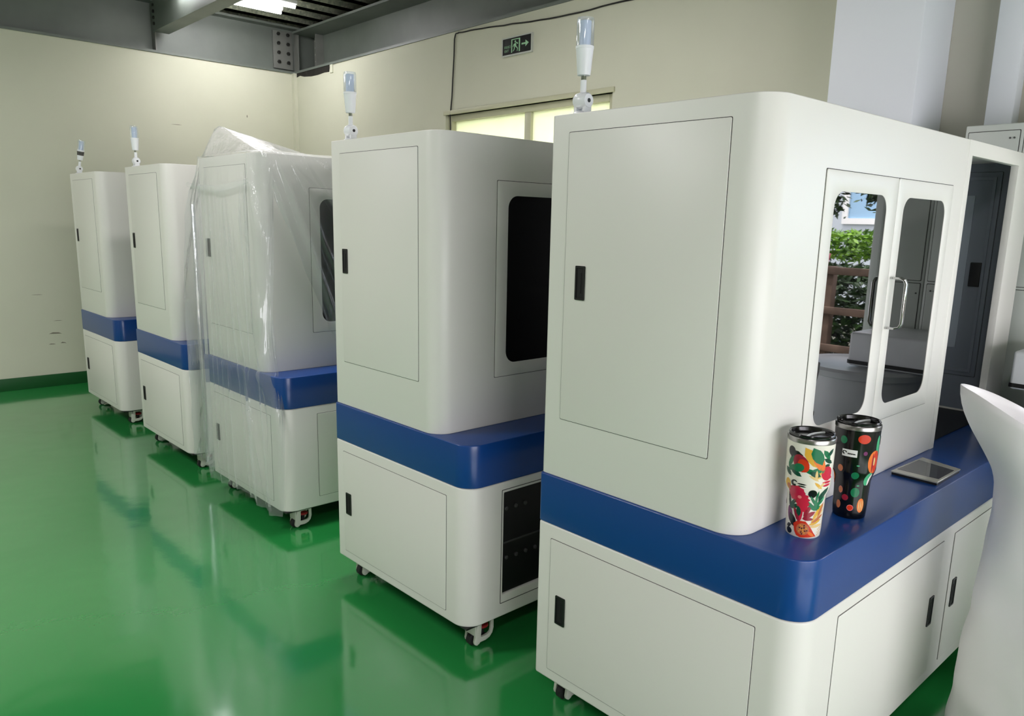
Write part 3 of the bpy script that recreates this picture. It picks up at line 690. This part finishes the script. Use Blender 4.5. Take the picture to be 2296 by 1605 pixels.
def tumbler(x, y, label, base, art):
    t = empty('tumbler', (x, y, Z2), label=label, cat='tumbler', group='patterned tumblers on the blue ledge')
    bm = bmesh.new(); lathe(bm, PROF, 48)
    mats = [base]+[mat('print_%d' % i, c, .25) for i, c in enumerate(COL)]
    art(bm); obj('cup_body', bm, mats, t, smooth=True, ang=50)
    bm = bmesh.new(); lathe(bm, [(.0585, .256), (.0600, .2575), (.0602, .268), (.0590, .270), (.0570, .270), (.0565, .258), (.03, .258)], 48); obj('steel_rim', bm, 'steel', t, smooth=True)
    lm = mat('smoked_lid', srgb(22, 22, 22), .15)
    bm = bmesh.new(); lathe(bm, [(.02, .259), (.0562, .259), (.0562, .272), (.0575, .276), (.0560, .279), (.052, .277), (.050, .268), (.01, .267)], 48); l = obj('lid', bm, lm, t, smooth=True)
    bm = bmesh.new(); tube(bm, [(-.048+.096*i/14, .014*sin(pi*i/14)-.010, .2695) for i in range(15)], .0032, 8); obj('lid_ridge', bm, 'lampw', l, smooth=True)
    return t
COL = [srgb(20, 20, 22), srgb(200, 30, 62), srgb(24, 112, 72), srgb(222, 170, 60), srgb(205, 52, 22), srgb(232, 120, 50), srgb(150, 28, 50), srgb(226, 226, 222), srgb(12, 70, 52), srgb(236, 130, 130), srgb(110, 30, 90), srgb(226, 196, 130), srgb(70, 170, 120), srgb(190, 110, 70)]
BK, RD, GR, YE, OR, LO, MA, WH, DG, PK, PU, SA, LG, BR = range(1, 15)
A1 = math.atan2(-.7735-.11, -1.69-.19)   # side of the first cup that faces the camera
def grow(P, k):
    cx = sum(a for a, b_ in P)/len(P); cy = sum(b_ for a, b_ in P)/len(P); return [(cx+(a-cx)*k, cy+(b_-cy)*k) for a, b_ in P]
def art_floral(bm):
    d = lambda P, c, l=0: decal(bm, grow(P, 1.10), c, (0, 0), A1, l)
    # a: + to the right as seen from the room, b: height on the cup
    d(leaf(-.030, .222, .030, .026, .3), BK); d(ell(-.044, .232, .010, .012), BK)
    d(leaf(.008, .222, .060, .026, -.95), YE); d(leaf(.022, .215, .062, .022, -1.15), LO, 1); d(leaf(.018, .228, .046, .024, -1.1), GR, 2)
    d(leaf(.040, .232, .030, .012, -.9), GR); d(leaf(.046, .215, .028, .010, -.5), DG); d(leaf(.050, .236, .026, .01, .8), DG); d(leaf(.043, .202, .018, .01, .3), DG)
    d(ell(-.018, .205, .016, .022, .5), MA, 1); d(ell(-.012, .200, .012, .016, .3), OR, 2); d(ell(-.022, .193, .012, .010, .5), GR, 3)
    d(leaf(-.044, .205, .036, .011, 1.2), GR); d(leaf(-.036, .190, .034, .014, .5), GR); d(leaf(-.028, .178, .030, .012, -.5), DG); d(leaf(-.050, .176, .026, .012, -.8), DG)
    d(leaf(.006, .186, .044, .012, -.35), GR); d(leaf(.022, .188, .034, .018, .3), GR, 1); d(leaf(.016, .180, .026, .013, -.4), DG, 2)
    d(ell(.046, .182, .015, .018, .3), RD, 1); d(leaf(.054, .172, .024, .01, -.3), RD, 2); d(leaf(.050, .158, .030, .006, 0), RD); d(leaf(.050, .150, .026, .006, .1), RD)
    for k, r in enumerate((.6, 1.1, 1.6, 2.1, 2.6)): d(leaf(.026+.012*cos(r+.6), .165+.013*sin(r+.2), .026, .006, r), YE if k % 2 else SA, k % 3)
    d(leaf(.026, .150, .024, .007, 2.4), YE); d(leaf(.034, .150, .022, .006, .8), SA)
    d(ell(-.050, .142, .009, .014), YE); d(ell(-.046, .136, .006, .008), BR, 1)
    # mark: a swirl and two short lines
    P = [(-.030+.0085*cos(t*.35+.4), .150+.0085*sin(t*.35+.4)) for t in range(15)]+[(-.029+.0040*cos((14-t)*.35+.6), .151+.0040*sin((14-t)*.35+.6)) for t in range(15)]
    vs = []
    for (a, z) in P:
        r = prad(z)+.0008; th = A1+a/.052; vs.append(bm.verts.new((r*cos(th), r*sin(th), z)))
    for i in range(14): bm.faces.new((vs[i], vs[i+1], vs[28-i], vs[29-i])).material_index = BK
    d(leaf(-.012, .150, .022, .0036, -.03), BK, 1); d(leaf(-.011, .1445, .018, .0034, -.03), BK, 1)
    # large pink flower
    d(ell(-.026, .122, .022, .020, .4, 22, .05), RD); d(ell(-.012, .108, .022, .018, -.7, 24, .12), RD, 1); d(ell(-.006, .092, .014, .018, -.2, 20, .14), RD, 2); d(ell(-.016, .113, .005, .004), PK, 3)
    d(ell(.016, .126, .010, .011, .4), BK); d(leaf(.047, .124, .042, .018, 1.1), DG); d(leaf(.030, .112, .044, .007, 1.55), GR, 1)
    d(leaf(.023, .104, .036, .007, -.95), GR, 2); d(leaf(.014, .094, .044, .010, -.62), GR, 1); d(leaf(.038, .098, .040, .010, .55), GR, 2); d(leaf(.034, .086, .034, .012, .15), GR, 1); d(leaf(.050, .106, .024, .008, .9), LG, 1)
    d(leaf(-.048, .098, .044, .009, 1.7), BK); d(leaf(-.036, .092, .034, .010, .9), DG, 1); d(leaf(-.030, .084, .034, .011, .4), DG, 2); d(leaf(-.042, .086, .030, .010, 2.4), LG)
    d(leaf(.008, .078, .036, .011, 1.05), MA); d(leaf(.014, .066, .038, .012, .55), MA, 1); d(leaf(.012, .055, .030, .008, .05), MA, 2); d(leaf(-.010, .066, .044, .010, 1.45), RD, 1); d(leaf(-.022, .064, .042, .010, 2.0), MA, 2); d(leaf(-.016, .074, .026, .012, 1.7), DG, 3)
    for k, (a, z, r) in enumerate(((.040, .078, .9), (.045, .066, .7), (.042, .056, .5), (.036, .046, .35), (.040, .036, .1), (.050, .080, 1.1), (.034, .064, 1.0))): d(leaf(a, z, .042, .008, r), (YE, SA, BR)[k % 3], 1+k % 3)
    d(ell(-.044, .060, .009, .020, .2), PU); d(leaf(-.034, .046, .038, .020, 2.1), BK, 1); d(leaf(-.046, .028, .018, .010, .4), BK); d(ell(-.044, .014, .010, .008), BK, 1)
    # pomegranate
    P = [(-.022, .018), (-.026, .036), (-.014, .046), (.006, .046), (.018, .034), (.030, .018), (.040, .008), (.018, .006), (-.006, .004), (-.016, .008)]
    d(P, OR, 2)
    d(ell(.000, .026, .017, .015, -.1), BR, 3)
    for k in range(16):
        a = k*2.4; r = .0135*math.sqrt(k/16); d(ell(.000+r*cos(a), .026+r*sin(a), .0022, .0015, a, 8), BK if k % 2 else YE, 5)
    d(leaf(.024, .014, .026, .008, -.5), LO, 3)
    for k in range(9): d(ell(.048+.016*(k % 3)/3, .010+.024*(k/9), .0018, .0012, k, 8), YE, 1)
    # back of the cup
    for k in range(26):
        th = random.uniform(.075, .27); z = random.uniform(.02, .235); d(leaf(th, z, random.uniform(.02, .045), random.uniform(.01, .02), random.uniform(0, 3)), random.choice((RD, GR, YE, DG, OR, BK, MA)), k % 5)
A2 = math.atan2(-.7735-.09, -1.69-.43)
def art_dots(bm):
    d = lambda P, c, l=0: decal(bm, P, c, (0, 0), A2, l)
    d(ell(-.030, .228, .009, .011), GR); d(ell(.018, .236, .015, .013), OR); d(ell(.024, .196, .005, .006), PU)
    d(ell(.062, .214, .008, .030), LG); d(ell(.052, .170, .019, .033), LO, 0); d(ell(.058, .170, .010, .033), OR, 1); d(ell(.052, .172, .0035, .012), SA, 2); d(ell(.047, .168, .0025, .028), MA, 2)
    d(ell(-.033, .146, .0075, .010), BR); d(ell(.006, .130, .010, .011), GR); d(ell(.044, .120, .011, .020, -.2), LG); d(ell(.050, .118, .004, .018, -.2), WH, 1)
    d(ell(.010, .160, .004, .0018), LG); d(ell(.018, .100, .004, .0018), LG)
    d(ell(-.032, .082, .007, .010), PK); d(ell(-.032, .082, .006, .009), BR, 1); d(ell(.012, .080, .013, .014), GR); d(ell(-.016, .062, .010, .009), MA)
    d(ell(-.036, .038, .008, .012), BR); d(ell(.002, .034, .010, .009), PK); d(ell(.002, .034, .0085, .0075), OR, 1)
    d(ell(.034, .042, .012, .021), LO); 
    for k in (-1, 0, 1): d(ell(.034+k*.0062, .042, .0014, .016), SA, 2)
    for k in range(22):
        th = random.uniform(.085, .26); z = random.uniform(.02, .235); r = random.uniform(.005, .016); d(ell(th, z, r, r*1.2), random.choice((GR, OR, LO, PK, BR, LG, MA)), k % 4)
    # white tag
    d([(-.031, .183), (.005, .183), (.005, .203), (-.031, .203)], WH, 1)
    P = [(-.0245+.0058*cos(t*.36), .1935+.0058*sin(t*.36)) for t in range(14)]+[(-.0245+.0026*cos((13-t)*.36), .1945+.0026*sin((13-t)*.36)) for t in range(14)]
    vs = []
    for (a, z) in P:
        r = prad(z)+.0012; th = A2+a/.052; vs.append(bm.verts.new((r*cos(th), r*sin(th), z)))
    for i in range(13): bm.faces.new((vs[i], vs[i+1], vs[26-i], vs[27-i])).material_index = BK
    for k in range(5): d(ell(-.0155+k*.0036, .1915, .0016, .0026, .3*k, 8), BK, 3)
tumbler(.187, .113, 'white tumbler with floral and pomegranate print, nearer the ledge corner', mat('tumbler_white', srgb(232, 228, 214), .22), art_floral)
tumbler(.420, .094, 'black tumbler with coloured dots and a small white tag', mat('tumbler_black', srgb(6, 6, 7), .16), art_dots)

# ------------------------------------------------------------------ bag, barrel and carton in front of the nearest cabinet
def bag(cx, cy, R, Hh, a0, lift, label):
    """open sack: wide base, slack waist, mouth pulled up into a flared corner at angle a0"""
    bm = bmesh.new(); nu, nv = 120, 64; rows = []
    sm = lambda x: max(0, min(1, x))**2*(3-2*max(0, min(1, x)))
    for j in range(nv+1):
        v = j/nv; row = []
        for i in range(nu):
            a = 2*pi*i/nu
            b_ = a-a0+pi/4
            q = 1/((abs(cos(b_))**2.8+abs(sin(b_))**2.8)**(1/2.8))
            dd = math.atan2(sin(a-a0), cos(a-a0)); e = sm(1-abs(dd)/.85)
            t = max(0, (v-.72)/.28)
            r = R*q*(1-.05*v)*(1-.02*e*sm((v-.25)/.55)) - .01*sm((v-.4)/.5)
            r += .115*e*sm((v-.80)/.20)
            cr = .010*sin(a*5+v*3)+.008*sin(a*8-v*7)+.007*(noise1(a*6+v*4, 2)-.5)
            hz = .003*sin(v*27+2*sin(a*3))+.002*sin(v*44+a*2)
            r += cr*(.3+.7*v)+hz*(1-.6*v)
            z = Hh*v+(lift*e-.012*(1-e)*sin(a*2+1))*t*t
            row.append(bm.verts.new((r*cos(a), r*sin(a), z)))
        rows.append(row)
    for A, B in zip(rows, rows[1:]):
        for i in range(nu): bm.faces.new((A[i], A[(i+1) % nu], B[(i+1) % nu], B[i]))
    bm.faces.new(rows[0][::-1])
    o = obj('plastic_bag', bm, 'bag', smooth=True, ang=80, label=label, cat='plastic bag')
    sd_ = o.modifiers.new('solid', 'SOLIDIFY'); sd_.thickness = .002
    o.location = (cx, cy, 0); return o
bag(.95, -.435, .31, 1.075, 2.0, .105, 'tall open white plastic sack standing at the right, its corner pulled up')
tb = empty('plastic_barrel', (1.84, -.30, 0), label='round white plastic barrel with a lid behind the white sack', cat='barrel')
bm = bmesh.new(); lathe(bm, [(.25, 0), (.262, .02), (.268, .5), (.262, .96), (.255, .99)], 48); obj('barrel_body', bm, 'carton', tb, smooth=True)
bm = bmesh.new(); lathe(bm, [(.255, .98), (.274, .985), (.276, 1.01), (.265, 1.022), (.25, 1.02), (.24, 1.014), (.05, 1.016)], 48); obj('barrel_lid', bm, 'carton', tb, smooth=True)
ct = empty('carton', (1.90, -.13, 1.023), label='small white film-wrapped carton with a black strap on the barrel', cat='carton')
bm = bmesh.new(); bx(bm, -.17, .21, -.20, .205, .0, .15); obj('box_body', bm, 'carton', ct, bevel=.012, seg=3)
bm = bmesh.new(); ring(bm, rrect(-.174, .214, -.204, .209, .014, 3), rrect(-.171, .211, -.201, .206, .012, 3), .012, .028, lambda a, b_, c: (a, b_, c+.02*a)); obj('strap', bm, 'black', ct)

# lockers by the doorway
ly = .487
for k in range(4):
    L = empty('metal_locker', (2.345, ly-.1135, 0), cat='locker', group='grey metal lockers along the right wall', label=('grey metal locker with two small vents, farthest left of the row beside the cabinet' if k == 0 else 'grey metal locker, %s in the row from the left' % ('second', 'third', 'last')[k-1]))
    bm = bmesh.new(); bx(bm, -.2, .183, -.1125, .1125, .0, 2.075); obj('locker_body', bm, 'locker', L, bevel=.004)
    for (z0, z1) in ((.06, 1.38), (1.395, 2.045)):
        f = lambda a, b_, c: (-.2-c, a, b_)
        d_ = door_panel(L, 'locker_door', f, -.098, .098, z0, z1, None, th=.004, gap=.006, mm='locker')
        bm = bmesh.new()
        for (a, z) in ((.085, z1-.045), (-.064, z1-.03), (-.080, z1-.03)): lathe(bm, [(.004, 0), (.004, -.003)], 10, (-.204, a, z), axis='x')
        obj('screw', bm, 'lockerd', d_)
    ly -= .227

# ------------------------------------------------------------------ garden outside the doorway
box('ground', (XR+.22, 24, -16, 14, -.3, -.02), 'outdoor', kind='structure')
def leaves(name, m_, n, fn, size, **k):
    bm = bmesh.new()
    for i in range(n):
        p = Vector(fn()); a = Vector((random.gauss(0, 1), random.gauss(0, 1), random.gauss(0, .7))).normalized(); b_ = a.cross(Vector((random.gauss(0, 1), random.gauss(0, 1), random.gauss(0, 1)))).normalized()
        s_ = size*random.uniform(.6, 1.3)
        vs = [bm.verts.new(p+a*s_*x+b_*s_*y) for x, y in ((-1, 0), (-.2, .32), (1, 0), (-.2, -.32))]
        bm.faces.new((vs[0], vs[1], vs[3])); bm.faces.new((vs[1], vs[2], vs[3]))
    return obj(name, bm, m_, **k)
leaves('hedge', 'leaf', 9000, lambda: (random.uniform(7.25, 8.1), random.uniform(-6.5, -.5), random.uniform(1.30, 1.63)-(.05*random.random())), .05, label='clipped green hedge outside, seen mirrored in the glazed door', cat='hedge', kind='stuff')
leaves('shrubs', 'dleaf', 15000, lambda: (random.uniform(6.2, 7.1), random.uniform(-6.5, -.5), random.uniform(0, 1.25)), .07, label='dark shrubs under the hedge, seen mirrored in the glazed door', cat='shrub', kind='stuff')
fe = empty('timber_fence', (6.0, -3, -.02), label='weathered timber fence outside, seen mirrored in the glazed door', cat='fence')
for y in (-6, -5.05, -4.1, -3.15, -2.45, -1.6, -.7):
    bm = bmesh.new(); bx(bm, -.05, .05, y+3-.05, y+3+.05, 0, 1.28); obj('post', bm, 'wood', fe, bevel=.006)
for z in (.42, .80, 1.20):
    bm = bmesh.new(); bx(bm, -.085, -.045, -3.2, 2.5, z, z+.075); obj('rail', bm, 'wood', fe, bevel=.006)
tb2 = empty('bucket', (6.0-.065, -2.52, 1.255), label='small pink and white pot on the garden fence', cat='pot')
bm = bmesh.new(); lathe(bm, [(.05, 0), (.075, .13), (.07, .13)], 20); obj('pot', bm, 'pink', tb2, smooth=True)
tr = empty('tree', (5.6, -3.9, -.02), label='slim dark-leaved tree outside, seen mirrored in the glazed door', cat='tree')
bm = bmesh.new(); tube(bm, [(0, 0, 0), (.05, .3, 1), (0, .9, 1.9), (.1, 1.7, 2.4)], [.05, .045, .03, .015], 10); obj('trunk', bm, 'wood', tr, smooth=True)
def tl():
    c = random.choice(((0, 1.56, 1.98), (0, 1.58, 1.86), (0, 1.98, 1.98), (.1, .9, 2.3), (.1, 1.6, 2.3), (0, 2.0, 2.2)))
    return (c[0]+random.gauss(0, .07), c[1]+random.gauss(0, .055), c[2]+random.gauss(0, .06))
leaves('foliage', 'dleaf', 700, tl, .05, parent=tr)
# neighbouring building with white windows
nb = empty('neighbouring_building', (12, -4, -.02), label='pale neighbouring building with white framed windows, seen mirrored in the glazed door', cat='building')
bm = bmesh.new(); bx(bm, 0, .3, -9, 9, 0, 5.5); obj('facade', bm, 'facade', nb)
for y in (-5.2, -2.6, 0.0, 2.6):
    bm = bmesh.new(); P = rrect(y-1.15, y+1.15, 1.75, 3.9, .01, 2); Q = rrect(y-1.05, y+1.05, 1.85, 3.8, .01, 2); ring(bm, P, Q, 0, .05, lface(0)); bx(bm, -.05, 0, y-.04, y+.04, 1.85, 3.8); w_ = obj('window', bm, 'frame', nb)
    bm = bmesh.new(); bx(bm, -.01, 0, y-1.05, y+1.05, 1.85, 3.8); obj('pane', bm, mat('sky_blue_pane', srgb(150, 190, 220), .1), w_)
# greenery behind the side window
leaves('climbing_plants', 'leaf', 5000, lambda: (random.uniform(4.6, 5.4), random.uniform(5.0, 9.5), random.uniform(0, 4.0)), .09, label='greenery outside behind the frosted side window', cat='plants', kind='stuff')
